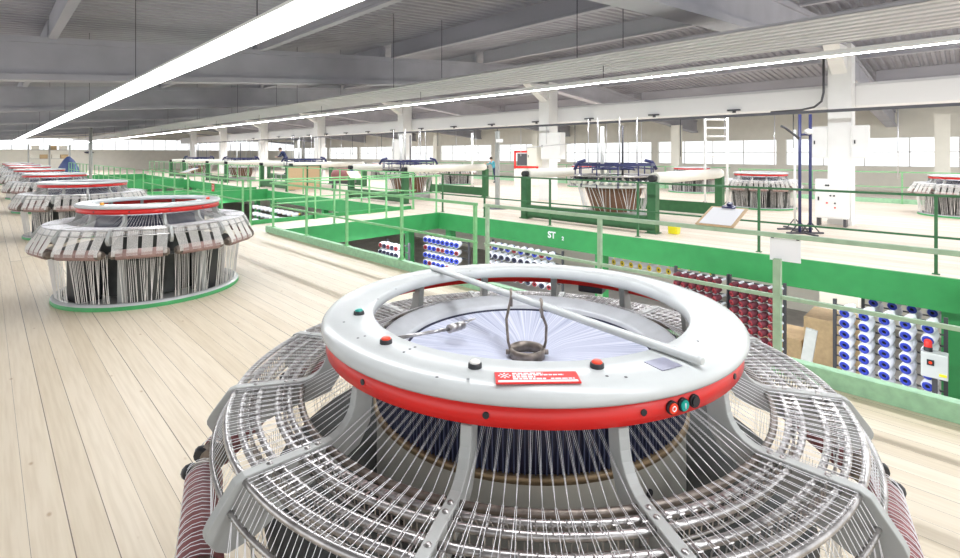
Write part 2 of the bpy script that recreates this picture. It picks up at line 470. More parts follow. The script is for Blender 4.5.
def make_loom(dense):
    t = thing('circular_loom', 'x', 'loom', (0, 0, 0), 0, 'circular looms')
    # top ring
    prof = [(.687, 1.294), (.695, 1.300), (.82, 1.300), (.858, 1.296), (.884, 1.286), (.896, 1.272), (.898, 1.258), (.892, 1.248), (.875, 1.244), (.70, 1.244), (.689, 1.249), (.685, 1.27)]
    ring = MB().lathe(prof, 128, loop=True).build('top_ring', M['grey'], t)
    band = MB().lathe([(.868, 1.244), (.876, 1.244), (.878, 1.181), (.868, 1.178), (.856, 1.181), (.856, 1.244)], 128, loop=True).build('red_band', M['red'], t)
    for k in range(12):
        a = LEG0+SEG*k
        mb = MB(); n = Vector(pol(1, a+R(4))); c = Vector(pol(.877, a+R(4), 1.212))
        mb.tube([c-n*.004, c+n*.004], .010, 10)
        mb.build('screw', M['black'], band)
    # legs
    lg = leg_mesh().build('support_leg', M['legpaint'], t, rz=LEG0, bevel=.003)
    for r in (1.0, 1.035, 1.150): bolt_mesh(r, 1.0355).build('bolt', M['steel'], lg)
    for k in range(1, 12): inst(lg, t, LEG0+SEG*k)
    # guide tubes
    g0, g1 = R(.75), SEG-R(.75)
    for i, r in enumerate(RAD):
        o = MB().tube(arc(r, ZT if i else ZT-.004, g0, g1, 14), .0112 if i else .0118, 8).build('guide_tube', M['steel_dark'] if i == 0 else M['steel'], t, rz=LEG0)
        for k in range(1, 12): inst(o, t, LEG0+SEG*k)
    n = 76
    o = MB().tube(arc(1.264, .950, g0, g1, n), [.0065 if i % 2 else .0098 for i in range(n+1)], 7).build('toothed_bar', M['steel'], t, rz=LEG0)
    for k in range(1, 12): inst(o, t, LEG0+SEG*k)
    # thread combs between paired tubes
    for (ra, rb) in ((RAD[1], RAD[2]), (RAD[3], RAD[4])):
        mb = MB(); cnt = 13 if not dense else 9; rm = (ra+rb)/2; hw = .011
        for i in range(cnt):
            a = g0+(g1-g0)*(i+.5)/cnt; da = hw/rm
            pts = [pol(rm-.006, a-da, .96), pol(rm, a-da, ZT), pol(rm+.003, a-da*.6, ZT+.013), pol(rm+.003, a+da*.6, ZT+.013), pol(rm, a+da, ZT), pol(rm-.006, a+da, .96)]
            mb.tube(pts, .0024, 4)
            mb.tube([pol(ra-.004, a, ZT+.011), pol(rb+.004, a, ZT+.011)], .0022, 4)
        mb.tube(arc(rm-.006, .957, g0, g1, 8), .005, 5)
        o = mb.build('thread_comb', M['steel'], t, rz=LEG0)
        for k in range(1, 12): inst(o, t, LEG0+SEG*k)
    # warp threads over the tubes and in to the reed
    rnd = random.Random(3)
    mb = MB(); NB = 14; tr = .0010 if not dense else .0018
    zt = ZT+.0125
    for i in range(NB):
        a = g0+(g1-g0)*(i+.5)/NB
        for j in (-1, 1):
            d = R(.11)*j
            aa = a+d; sk = R(.38)*j+R(rnd.uniform(-.2, .2))
            pts = [pol(1.264, aa+sk, .962), pol(RAD[5], aa+sk*.8, zt), pol(RAD[3], aa+sk*.4, zt), pol(RAD[0], aa, zt)]
            mb.tube(pts, tr, 3, cap=False)
        f0 = a+R(rnd.uniform(-1.2, 1.2))
        for j in (0, -1, 1):
            mb.tube([pol(RAD[0], a, zt), pol(.675, f0+R(j*.75), 1.155)], tr*(.75 if j == 0 else .4), 3, cap=False)
    o = mb.build('thread_sheet', M['thread'], t, rz=LEG0); o['kind'] = 'stuff'
    for k in range(1, 12): inst(o, t, LEG0+SEG*k)
    # tangential rollers under the leg ends
    RR, ZR, rr = 1.325, .735, .064
    p0 = Vector(pol(RR, R(2.2), ZR)); p1 = Vector(pol(RR, SEG-R(2.2), ZR)); ax = (p1-p0).normalized()
    o = MB().tube([p0+ax*.05, p1-ax*.05], rr, 20).build('cloth_roller', M['roller_brown' if dense else 'maroon'], t, rz=LEG0)
    for q, s in ((p0, 1), (p1, -1)):
        MB().tube([q-ax*.02*s, q, q, q+ax*.05*s], [.04, .04, rr*.86, rr*.86], 14).build('roller_hub', M['steel_dark'], o)
    if not dense:
        for q in (p0+Vector(pol(.045, R(12), .01)), p1+Vector(pol(.045, R(18), .01))):
            MB().tube([q-ax*.025, q-ax*.010, q+ax*.012], [.026, .034, .024], 12).build('hand_knob', M['black'], o)
    for k in range(1, 12): inst(o, t, LEG0+SEG*k)
    # threads from the toothed bar over the roller and down to the floor ring
    mb = MB()
    if dense:
        # bands of threads lying side by side
        for b in range(4):
            for i in range(12):
                f = (b+.16+.62*i/10)/4
                a = g0+(g1-g0)*f
                q = p0+(p1-p0)*f; ao = math.atan2(q.y, q.x); rq = math.hypot(q.x, q.y)
                mb.tube([pol(RAD[5], a, ZT+.012), pol(1.262, a, .962), pol(rq+rr*.9, ao, ZR+.035), pol(rq+rr, ao, ZR-.01)], .0032, 3, cap=False)
    else:
        nrm = Vector(pol(1, R(15)))
        for i in range(NB):
            a = g0+(g1-g0)*(i+.5)/NB; f = (i+.5)/NB
            for j in (-1, 1):
                q = p0+(p1-p0)*(f+.012*j); ao = math.atan2(q.y, q.x); rq = math.hypot(q.x, q.y)
                pts = [pol(1.266, a, .953)]
                for u in range(9):
                    th = R(112-u*22); w = ao+R(.5-u*.22)*(1 if j < 0 else 1.7)
                    qq = q/rq; pts.append((rq*math.cos(w)+(rr+.002)*math.cos(th)*nrm.x, rq*math.sin(w)+(rr+.002)*math.cos(th)*nrm.y, ZR+(rr+.002)*math.sin(th)))
                mb.tube(pts, .0013, 3, cap=False)
    o = mb.build('upper_thread_curtain', M['thread_cream' if dense else 'thread'], t, rz=LEG0); o['kind'] = 'stuff'
    for k in range(1, 12): inst(o, t, LEG0+SEG*k)
    mb = MB(); cnt = 26
    for i in range(cnt):
        f = (i+.5)/cnt
        if int(f*7) in (2,) and rnd.random() < .7: continue
        q = p0+(p1-p0)*f; ao = math.atan2(q.y, q.x); rq = math.hypot(q.x, q.y)
        mb.tube([pol(rq-.14, ao, ZR-.02), pol(1.10, ao*.9+R(1.5)+R(rnd.uniform(-2, 2)), .085)], .0032 if dense else .0014, 3, cap=False)
    o = mb.build('lower_thread_curtain', M['thread_cream'], t, rz=LEG0); o['kind'] = 'stuff'
    for k in range(1, 12): inst(o, t, LEG0+SEG*k)
    # reed drum
    MB().lathe([(.655, 1.150), (.662, 1.145), (.662, .92), (.655, .915)], 96).build('reed_drum', M['navy'], t)
    mb = MB()
    for i in range(240):
        a = 2*PI*i/240
        mb.box(pol(.668, a, 1.035), (.012, .0035, .215), a)
    mb.build('reed_blades', M['blade'], t)
    MB().lathe([(.655, .925), (.682, .925), (.685, .920), (.685, .903), (.655, .90)], 96).build('bronze_ring', M['brass'], t)
    lower = MB().lathe([(.67, .902), (.67, .42), (.64, .40), (.64, .05)], 96).build('drum_casing', M['tray' if dense else 'drum'], t)
    for k in range(6): 
        a = LEG0+R(20)+R(60)*k
        MB().tube([pol(.668, a, .80), pol(.676, a, .80)], .014, 10).build('casing_bolt', M['black'], lower)
    # flange ring and woven cloth
    MB().lathe([(.553, 1.085), (.557, 1.118), (.565, 1.124), (.645, 1.153), (.660, 1.150), (.664, 1.14)], 96).build('shuttle_flange', M['flange'], t)
    MB().lathe([(.553, 1.10), (.548, 1.075), (.530, 1.07)], 96).build('cloth_rim', M['navy'], t)
    MB().lathe([(.545, 1.092), (.45, 1.088), (.20, 1.078), (.13, 1.062), (.085, 1.055), (.0, 1.052)], 96).build('woven_cloth', M['fabric'], t)
    # base
    MB().lathe([(1.135, .05), (1.145, .045), (1.145, .0)], 96).build('base_ring', M['green'], t)
    MB().lathe([(1.02, .02), (1.02, .06), (1.07, .075), (1.12, .07), (1.14, .05)], 96).build('base_rim', M['grey'], t)
    MB().lathe([(0, .02), (1.03, .02)], 64).build('base_plate', M['legpaint'], t)
    MB().lathe([(.60, .60), (.60, .62), (1.08, .66), (1.10, .64)], 64, loop=True).build('under_shade_sheet', M['tray'], t)  # dark sheet added to imitate the shade beneath the guide tubes
    for k in range(6):
        a = LEG0+R(15)+R(60)*k
        MB().box(pol(.83, a, .31), (.26, .34, .56), a).build('drive_cabinet', M['black' if k % 2 else 'tray'], t)
    for k in range(6):
        a = LEG0+R(60)*k
        MB().box(pol(.92, a, .32), (.10, .07, .60), a).build('stanchion', M['legpaint'], t)
    return t
def ring_pt(px, py, z):
    s = 698.6*(H-z)/(py-154); d = (px-480)/494*s
    return ((s+d)/2, (s-d)/2)
LOOM = (1.735, 1.432)
near_loom = make_loom(False)
near_loom.location = (LOOM[0], LOOM[1], .0)
TILT = Matrix.Rotation(R(-1.0), 4, Vector((1, -1, 0)).normalized())   # this loom stands slightly out of level
near_loom.rotation_euler = TILT.to_euler()
near_loom['label'] = 'nearest circular loom, light grey top ring with red band, filling the foreground'
ring_o = [c for c in near_loom.children if c.name.startswith('top_ring')][0]
band_o = [c for c in near_loom.children if c.name.startswith('red_band')][0]
TI = TILT.inverted().to_3x3()
def rel(px, py, z):
    # point of the tilted loom's plane at height z seen at that spot
    O = TI @ Vector((-LOOM[0], -LOOM[1], H)); d = TI @ Vector(((px-480)/494/math.sqrt(2)+1/math.sqrt(2), 1/math.sqrt(2)-(px-480)/494/math.sqrt(2), -(py-154)/494))
    f = (z-O.z)/d.z; p = O+d*f
    return (p.x, p.y, z)
def world(v): return TILT @ Vector(v)+Vector((LOOM[0], LOOM[1], 0))
ZTOP = 1.300
for (px, py, m, lab) in ((359, 314, 'teal', 'teal push button'), (386, 343, 'redbtn', 'red push button'), (475, 367, 'whitebtn', 'white push button'), (597, 367, 'redbtn', 'red push button')):
    x, y, z = rel(px, py, ZTOP)
    mb = MB().lathe([(0, .014), (.018, .014), (.0215, .012), (.022, 0)], 20, c=(x, y, z), mi=0)
    mb.lathe([(0, .0205), (.013, .0205), (.0165, .017), (.0165, .014)], 20, c=(x, y, z), mi=1)
    o = mb.build('push_button', [M['black'], M[m]], ring_o); o['label'] = lab
for (px, py) in ((437, 377), (607, 376), (378, 299), (344, 322), (468, 379), (404, 352), (410, 349), (415, 347), (358, 338), (365, 336), (626, 377), (698, 341), (706, 316), (612, 290), (470, 271), (396, 289)):
    x, y, z = rel(px, py, ZTOP)
    MB().lathe([(0, .001), (.004, .001), (.0055, 0)], 8, c=(x, y, z)).build('screw_hole', M['black'], ring_o)
# nameplate
cx, cy, _ = rel(537, 378.5, ZTOP)
x0, y0, _ = rel(495, 380, ZTOP); x1, y1, _ = rel(579, 379, ZTOP)
ang = math.atan2(y1-y0, x1-x0); w = math.hypot(x1-x0, y1-y0)
np_ = MB().box((0, 0, .0025), (w, .074, .005)).build('nameplate', M['red'], ring_o, loc=(cx, cy, ZTOP), rz=ang, bevel=.001)
mb = MB()
def wr(u0, u1, v0, v1): mb.box(((u0+u1)/2*w, (v0+v1)/2*.074, .0054), ((u1-u0)*w, (v1-v0)*.074, .0008))
rnd = random.Random(5)
wr(-.47, .47, -.44, -.30)
for (u, e, v, h) in ((-.29, .08, .32, .09), (-.29, .33, .17, .09), (-.29, -.02, .0, .11), (-.29, .10, -.17, .11), (.16, .44, -.17, .08)):
    while u < e:
        l = rnd.uniform(.03, .07); wr(u, min(e, u+l), v-h/2, v+h/2); u += l+.012
for k in range(2):
    for s in (-1, 1):
        M4 = Matrix.Rotation(s*PI/4, 4, 'Z'); mb.box((-.385*w, .13*.074, .0054), (.036, .005, .0008), M4=M4)
for (du, dv) in ((0, .014), (0, -.014), (.016, 0), (-.016, 0)): mb.box((-.385*w+du, .13*.074+dv, .0054), (.006, .006, .0008))
mb.build('nameplate_print', M['paper'], np_)
# silver sticker
cx, cy, _ = rel(663, 364, ZTOP)
MB().box((0, 0, .0008), (.085, .075, .0016)).build('sticker', M['lilac'], ring_o, loc=(cx, cy, ZTOP), rz=R(-18))
# start/stop switch on the red band
def band_pt(px, py):
    # intersect the pixel's ray with the band cylinder
    dx, dz = (px-480)/494, -(py-154)/494
    d = Vector(((dx+1)/math.sqrt(2), (1-dx)/math.sqrt(2), dz))
    O = TI @ Vector((-LOOM[0], -LOOM[1], H)); d = TI @ d; ox, oy = O.x, O.y; A = d.x**2+d.y**2; B = 2*(ox*d.x+oy*d.y); C = ox*ox+oy*oy-.878**2
    t = (-B-math.sqrt(max(0, B*B-4*A*C)))/(2*A)
    return Vector((ox+d.x*t, oy+d.y*t, O.z+d.z*t))
sw = None
p = band_pt(683, 401); a0 = math.atan2(p.y, p.x)
for k, (px, m) in enumerate(((671, 'redbtn'), (682, 'teal'), (693, 'black'))):
    q = band_pt(px, 405-(px-671)*.30); a = math.atan2(q.y, q.x); nv = Vector(pol(1, a)); tv = Vector((-math.sin(a), math.cos(a), 0))
    mb = MB(); c = Vector(pol(.878, a, 1.211))
    mb.tube([c-nv*.002, c+nv*.008], .0195, 20, 0)
    mb.tube([c+nv*.008, c+nv*.013], .0155, 20, 1)
    if k == 0: mb.tube([c+nv*.0135+tv*(.007*math.cos(u))+Vector((0, 0, .007*math.sin(u))) for u in [2*PI*i/16 for i in range(16)]], .0018, 5, 2, closed=True)
    if k == 1: mb.tube([c+nv*.0135+Vector((0, 0, -.008)), c+nv*.0135+Vector((0, 0, .008))], .0018, 5, 2)
    o = mb.build('stop_switch' if k == 0 else 'start_switch' if k == 1 else 'blank_switch', [M['black'], M[m], M['paper']], band_o)
# sensor arm across the cloth
a = Vector(rel(398, 338, 1.17)); b = Vector(rel(449, 329, 1.155)); c = Vector(rel(463, 325, 1.15))
mb = MB().tube([a, b], .008, 8)
mb.tube([b, c], .021, 8)
mb.tube([c, c+(c-b)*.8+Vector((.02, .01, .01)), c+(c-b)*.2+Vector((.03, .04, 0)), c+Vector((0, .02, 0))], .003, 5)
mb.build('sensor_arm', M['steel'], near_loom)
# motor box slung under the far side of the ring
q = rel(592, 281, 1.16)
MB().box((q[0], q[1], 1.135), (.16, .10, .085), math.atan2(q[1], q[0])+PI/2).build('motor_box', M['black'], near_loom, bevel=.01)

second = make_loom(True)
second.location = (1.735, 8.58, 0)
second['label'] = 'second circular loom of the left row, standing alone left of the foreground loom'
for k, lab in enumerate(('third circular loom of the left row, just behind the second one', 'fourth circular loom of the left row, counted from the foreground',
                         'fifth circular loom of the left row, counted from the foreground', 'sixth circular loom of the left row, counted from the foreground',
                         'seventh circular loom of the left row, counted from the foreground', 'farthest circular loom visible in the left row')):
    place(second, (1.735, 8.58+7.15*(k+1), 0), lab)
place(second, (20.3, 5.6, 0), 'circular loom with a red band standing behind the navy poles, right of the middle')
place(second, (22.0, .2, 0), 'circular loom at the right edge of the picture, beyond the white column')
place(second, (21.8, 24.0, 0), 'circular loom with a red band in the distance, left of the teal-shirted person')
place(second, (22.2, 33.0, 0), 'circular loom in the far distance behind the third gantry loom')
place(second, (26.0, 16.8, 0), 'circular loom far back under the windows, directly behind the nearest gantry loom')
place(second, (26.0, 10.4, 0), 'circular loom far back between the white poles, under the windows')
for o in near_loom.children:
    pass
# buttons on the second loom's ring
for (ang_, m) in ((215, 'amber'), (318, 'redbtn')):
    o = MB().lathe([(0, .03), (.02, .03), (.024, .02), (.024, 0)], 16, c=(*pol(.80, R(ang_))[:2], ZTOP)).build('push_button', M[m], [c for c in second.children if c.name.startswith('top_ring')][0])

# steel pole lying across the nearest ring, and the hook collar hung on it
e1 = world(rel(431, 267, 1.3165)); e2 = world(rel(703, 361.5, 1.3165))
tag(MB().tube([e1, e1+(e2-e1)*.01, e2-(e2-e1)*.01, e2], [.010, .0155, .0155, .011], 14).build('steel_pole', M['grey']), 'grey pipe lying across the top ring of the nearest loom', 'pipe')
hc = thing('hook_collar', 'dark steel collar with two hooked rods hanging from the grey pipe over the cloth', 'hanger', world(rel(527, 353, 1.075))-Vector((0, 0, .02)))
ho = hc.location
MB().lathe([(.066, 0), (.078, 0), (.080, .045), (.068, .047)], 40, loop=True).build('collar', M['steel_dark'], hc)
pd = (e2-e1).normalized()
def pole_at(px):
    best = min((abs(480+494*((e1+(e2-e1)*f).x-(e1+(e2-e1)*f).y)/((e1+(e2-e1)*f).x+(e1+(e2-e1)*f).y)-px), f) for f in [i/400 for i in range(401)])
    return e1+(e2-e1)*best[1]
side = Vector((-1, -1, 0)).normalized()      # towards the viewer
for (px, sgn) in ((511, -1), (541, 1)):
    p = pole_at(px)
    rt = Vector((1, -1, 0)).normalized()
    base = Vector(ho)+rt*(.073*sgn)+Vector((0, 0, .025))
    up = p-side*.022
    pts = [base, base+rt*(.012*sgn)+Vector((0, 0, .05)), up*.55+base*.45+rt*(.02*sgn), up+Vector((0, 0, -.03)), up+Vector((0, 0, .006)), p-side*.01+Vector((0, 0, .0235)), p+side*.008+Vector((0, 0, .0235)), p+side*.022+Vector((0, 0, .008)), p+side*.028+Vector((0, 0, -.045))]
    MB().tube([q-Vector(ho) for q in pts], .0062, 8).build('hook_rod', M['steel_dark'], hc)
    MB().tube([base-Vector(ho)-rt*.012*sgn, base-Vector(ho)+rt*.022*sgn], .012, 8).build('clamp_screw', M['steel_dark'], hc)

# ------------------------------------------------------------------ gantry looms (second kind)
def make_gantry():
    t = thing('gantry_loom', 'x', 'loom', (0, 0, 0), 0, 'gantry looms')     # origin at the crown's centre on the floor
    X0, X1, Y0, Y1 = -1.75, 2.8, -2.1, 2.0
    for x in (X0, X1):
        for y in (Y0, Y1):
            mb = MB().box2((x-.11, y-.11, 0), (x+.11, y+.11, 1.28)); mb.box2((x-.15, y-.15, 0), (x+.15, y+.15, .02))
            mb.build('gantry_post', M['green_dk'], t)
    MB().box2((X0-.08, Y0+.11, .05), (X0+.02, Y1-.11, .42)).box2((X0-.14, Y0+.11, .36), (X0+.04, Y1-.11, .42)).build('side_beam', M['green_dk'], t)
    MB().box2((X1-.05, Y0+.11, .05), (X1+.05, Y1-.11, .42)).build('side_beam', M['green_dk'], t)
    for y in (Y0, Y1):
        r = MB().tube([(X0+.05, y, 1.36), (X1-.05, y, 1.36)], .15, 20).build('cloth_roll', M['cream'], t)
        MB().tube([(X0-.12, y, 1.36), (X0+.05, y, 1.36)], .09, 14).build('roll_end', M['black'], r)
        MB().tube([(X1-.05, y, 1.36), (X1+.12, y, 1.36)], .09, 14).build('roll_end', M['black'], r)
    MB().lathe([(.62, .25), (.86, .95), (.84, .96)], 48).build('drum_casing', M['brown'], t)
    MB().lathe([(0, .0), (.95, .0), (.95, .25), (.60, .27)], 48).build('base', M['legpaint'], t)
    MB().lathe([(.85, .97), (1.12, 1.0), (1.15, 1.05), (1.10, 1.08), (.85, 1.06)], 64, loop=True).build('crown_ring', M['white'], t)
    MB().lathe([(.80, 1.30), (1.20, 1.30), (1.20, 1.35), (.80, 1.35)], 64, loop=True).build('guide_ring', M['steel'], t)
    for k in range(36):
        a = 2*PI*k/36
        mb = MB(); n = Vector(pol(1, a)); c = Vector(pol(1.13, a, 1.20))
        mb.tube([c-n*.05, c+n*.09+Vector((0, 0, -.03))], .06, 8); mb.tube([c+n*.07+Vector((0, 0, -.03)), c+n*.17+Vector((0, 0, -.06))], .055, 8, 1)
        mb.build('tension_knob', [M['dark_metal'], M['cream']], t)
    mb = MB()
    for k in range(12):
        a = 2*PI*k/12+.1
        mb.tube([pol(1.15, a, 1.0), pol(1.15, a, 1.66)], .02, 5)
    mb.lathe([(1.13, 1.62), (1.20, 1.62), (1.20, 1.69), (1.13, 1.69)], 12, loop=True, smooth=False)
    mb.lathe([(.55, 1.50), (.60, 1.50), (.60, 1.55), (.55, 1.55)], 24, loop=True)
    for k in range(6):
        a = PI*k/3; mb.tube([pol(.1, a, 1.6), pol(1.15, a, 1.52)], .022, 5)
    mb.build('top_frame', M['navy_pole'], t)
    for a in (R(150), R(315)):
        MB().tube([pol(1.3, a, 1.5), pol(1.18, a, 1.72), pol(.95, a, 1.78)], .05, 6).build('brace', M['navy_pole'], t)
    rnd = random.Random(2); mb = MB()
    for k in range(60):
        a = 2*PI*k/60
        b = a+R(8)*math.sin(k*.9)
        w = .012 if k % 3 else .004
        mb.tube([pol(1.06, a, .99), pol(.90, b+R(6), .30)], w, 3, cap=False)
    o = mb.build('thread_curtain', M['thread'], t); o['kind'] = 'stuff'
    for k in range(7):
        a = 2*PI*k/7+.3
        MB().tube([pol(.75, a, 1.5), pol(.75, a, 3.05)], .011, 5).build('hanger_rod', M['chrome'], t)
    MB().tube([pol(.35, 2.4, 1.3), pol(.35, 2.4, 2.8)], .06, 10).build('feed_pipe', M['white'], t)
    MB().tube([pol(.5, 4.2, 1.3), pol(.5, 4.2, 2.8)], .03, 8).build('feed_pipe', M['dark_metal'], t)
    return t
g = make_gantry(); g.location = (13.5, 7.75, 0); g['label'] = 'crowned loom in a dark green gantry behind the far railing, above the lettering'
for k, lab in enumerate(('crowned loom in a green gantry, second of its row, left of the grey pillar stand', 'crowned loom in a green gantry, third of its row, behind the chipboard panels',
                         'crowned loom in a green gantry, fourth of its row', 'crowned loom in a green gantry, farthest of its row')):
    place(g, (13.5, 7.75+10.3*(k+1), 0), lab)

# ------------------------------------------------------------------ strip lights, ribbed panel, ducts
def strip_light(label, x, z, w, y0, y1, hang, power=20):
    t = thing('strip_light', label, 'light', (x, y0, z))
    L = y1-y0
    MB().prism([(-w/2, .0), (-w/2, .02), (-w*.3, .075), (w*.3, .075), (w/2, .02), (w/2, 0), (w/2-.01, 0), (w*.28, .06), (-w*.28, .06), (-w/2+.01, 0)],
               lambda u, v, s: (u, L/2+s, v), L).build('reflector', M['white'], t)
    mb = MB().box2((-w/2+.012, .01, .001), (w/2-.012, L-.01, .012)); mb.build('diffuser', emit('lamp_%d' % power, (.95, .97, 1), power), t)
    for yy in hang:
        if y0 < yy < y1:
            top = (roofz(x)+.46 if abs(x-7.66) > .1 else 3.52)-z
            MB().tube([(0, yy-y0, .07), (0, yy-y0, top)], .006, 5).build('hanger_rod', M['dark_metal'], t)
    return t
HG = [4.6+5.15*k for k in range(13)]
strip_light('broad glaring strip light running above the left row of looms', 1.74, 3.07, .36, -3, 72, HG, 11)
strip_light('thin strip light running below the ribbed white panel', 7.66, 3.22, .10, -3, 72, HG, 105)
# ribbed panel
t = thing('ribbed_panel', 'long ribbed white sheet hung under the roof beside the thin strip light', 'panel', (7.6, -3, 3.52))
P = []; xx = -.83
while xx < .83:
    P += [(xx, 0), (xx+.10, 0), (xx+.11, .06), (xx+.19, .06), (xx+.20, 0)]; xx += .21
vs = [(u, s, w_) for u, w_ in P for s in (0, 75)]+[(u, s, w_+.006) for u, w_ in P for s in (0, 75)]
k = len(P)
mb = MB().add(vs, [(2*i, 2*i+1, 2*i+3, 2*i+2) for i in range(k-1)]+[(2*k+2*i+2, 2*k+2*i+3, 2*k+2*i+1, 2*k+2*i) for i in range(k-1)])
mb.build('sheet', M['panel'], t)
for yy in HG:
    for dx in (-.75, .75):
        MB().tube([(dx, yy+3, .03), (dx, yy+3, roofz(7.6+dx)+.46-3.52)], .008, 5).build('hanger_rod', M['dark_metal'], t)
# white duct with brackets
t = thing('air_duct', 'long white duct running behind the white columns', 'duct', (17.42, -3, 3.28))
pr = [(0, .06), (0, .62), (.06, .70), (.5, .72), (.5, 0), (.06, 0)]
MB().prism(pr, lambda u, w_, s: (u, 37+s, w_), 74).build('duct_body', M['duct'], t)
for k in range(16):
    y = 5.58+2.75*k
    if abs(((y-2.65) % 10.3)) < .5: continue
    MB().box((-.06, y+3, .13), (.12, .38, .05)).box((-.02, y+3, .09), (.03, .10, .10)).build('bracket', M['dark_metal'], t)
# dark service rail with drop rods
t = thing('service_rail', 'dark service rail running below the white duct', 'rail', (16.2, -3, 3.13))
MB().box2((-.03, 0, -.03), (.03, 62, .05)).build('rail', M['dark_metal'], t)
for k in range(44):
    y = 1.6+1.375*k
    if abs((y-3-2.65+5.15) % 10.3-5.15) < .5: y += .9
    MB().tube([(0, y, -.03), (0, y, -.75-.25*(k*7 % 5))], .014, 5).build('drop_rod', M['chrome' if k % 3 else 'dark_metal'], t)
pts = [(16.6, 4.3, 3.22), (16.6, 3.5, 3.24), (16.6, 3.2, 3.30), (16.6, 3.03, 3.45), (16.6, 2.98, 3.7), (16.6, 2.98, 4.7)]
tag(MB().tube(pts, .03, 8).build('conduit', M['dark_metal']), 'dark conduit bending up the left side of the nearest white column', 'pipe')

# ------------------------------------------------------------------ things on and round the columns
def cabinet(label, x, y, z0, z1, w, d, m, name='control_cabinet'):
    t = thing(name, label, 'cabinet', (x, y, z0))
    hh = z1-z0
    MB().box2((0, -w/2, 0), (d, w/2, hh)).build('body', M[m], t, bevel=.01)
    MB().box2((-.012, -w/2+.03, .03), (0, w/2-.03, hh-.03)).build('door', M[m], t, bevel=.004)
    MB().box2((-.03, w/2-.10, hh*.5-.05), (-.012, w/2-.07, hh*.5+.05)).build('handle', M['black'], t)
    return t
c = cabinet('white control cabinet with buttons on short legs in front of the nearest column', 16.2, 2.75, .22, 1.28, .72, .40, 'white')
for (dy, dz, m) in ((-.08, .62, 'black'), (.0, .62, 'black'), (-.1, .42, 'black'), (-.1, .30, 'redbtn'), (.08, .42, 'redbtn'), (.1, .9, 'black'), (.05, .9, 'black')):
    MB().tube([(-.015, dy, dz), (-.035, dy, dz)], .022, 10).build('button', M[m], c)
for dy in (-.3, .3): MB().box2((.05, dy-.03, -.22), (.35, dy+.03, 0)).build('leg', M['dark_metal'], c)
cabinet('white electrical box on the left side of the nearest column', 16.72, 3.112, 1.85, 2.75, .38, .3, 'white', 'electrical_box')
cabinet('white electrical box on the right side of the nearest column', 16.72, 2.188, 1.85, 2.75, .38, .3, 'white', 'electrical_box')
cabinet('white switch cabinet on the second column, above the gantry loom', 16.4495, 12.35, 1.75, 2.85, 1.0, .35, 'white')
cabinet('cream switch box left of the white cabinet on the second column', 16.4495, 13.32, 1.45, 2.3, .55, .35, 'cream', 'electrical_box')
cabinet('white switch cabinet on the third column with a blue mark', 16.4495, 23.0, 1.6, 2.8, 1.2, .35, 'white')

def stand(label, x, y, poles, top, m, name='pole_stand', rad=.022, foot=.45, cross=()):
    t = thing(name, label, 'stand', (x, y, 0))
    mb = MB(); mb.box((0, 0, .02), (foot*2, .06, .04), R(-45)); mb.box((0, 0, .02), (foot*2, .06, .04), R(45))
    mb.build('base', M['dark_metal'], t)
    d = Vector((1, -1, 0)).normalized()
    for s in poles:
        MB().tube([d*s+Vector((0, 0, .04)), d*s+Vector((0, 0, top))], rad, 10).build('pole', M[m], t)
        MB().tube([d*s+Vector((0, 0, .30)), d*(s+.22)+Vector((0, 0, .04))], .016, 6).build('strut', M['dark_metal'], t)
        MB().tube([d*s+Vector((0, 0, .30)), d*(s-.22)+Vector((0, 0, .04))], .016, 6).build('strut', M['dark_metal'], t)
    for z in cross:
        MB().tube([d*poles[0]+Vector((0, 0, z)), d*poles[-1]+Vector((0, 0, z))], rad*.8, 8).build('crossbar', M[m], t)
    return t
st = stand('stand of two navy poles with a clamp arm in front of the nearest column', 14.3, 2.95, (-.13, .13), 2.95, 'navy_pole', rad=.035, cross=(2.45,))
MB().tube([(-.1, .1, 2.35), (-.35, .35, 2.62), (-.42, .42, 2.66)], .03, 6).build('clamp_arm', M['dark_metal'], st)
MB().lathe([(0, .08), (.09, .05), (.10, -.05), (0, -.08)], 12, c=(.06, -.06, 2.52)).build('lamp_head', M['white'], st)
stand('white ladder-like frame standing behind the far railing under the rail', 18.55, 6.55, (-.4, .4), 3.35, 'white', 'ladder_frame', rad=.04, cross=(3.2, 2.6, 2.9, 1.9))
stand('single white pole beside the two navy poles', 14.9, 3.3, (0,), 2.6, 'white', rad=.03)
stand('slim white pole on a splayed foot behind the second gantry loom', 18.7, 19.3, (0,), 3.1, 'white', rad=.06)
t = thing('pillar_stand', 'grey square pillar on a round base right of the second gantry loom', 'stand', (13.2, 12.3, 0))
MB().box((0, 0, 1.42), (.13, .13, 2.76), R(20)).build('pillar', M['legpaint'], t)
MB().lathe([(0, .05), (.5, .04), (.55, 0)], 32).build('base', M['dark_metal'], t)
MB().tube([(.0, .0, 2.1), (1.9, -1.9, 2.35)], .014, 6).build('arm', M['chrome'], t)
MB().box((0.05, -.05, 2.45), (.25, .25, .12), R(45)).build('head', M['white'], t)

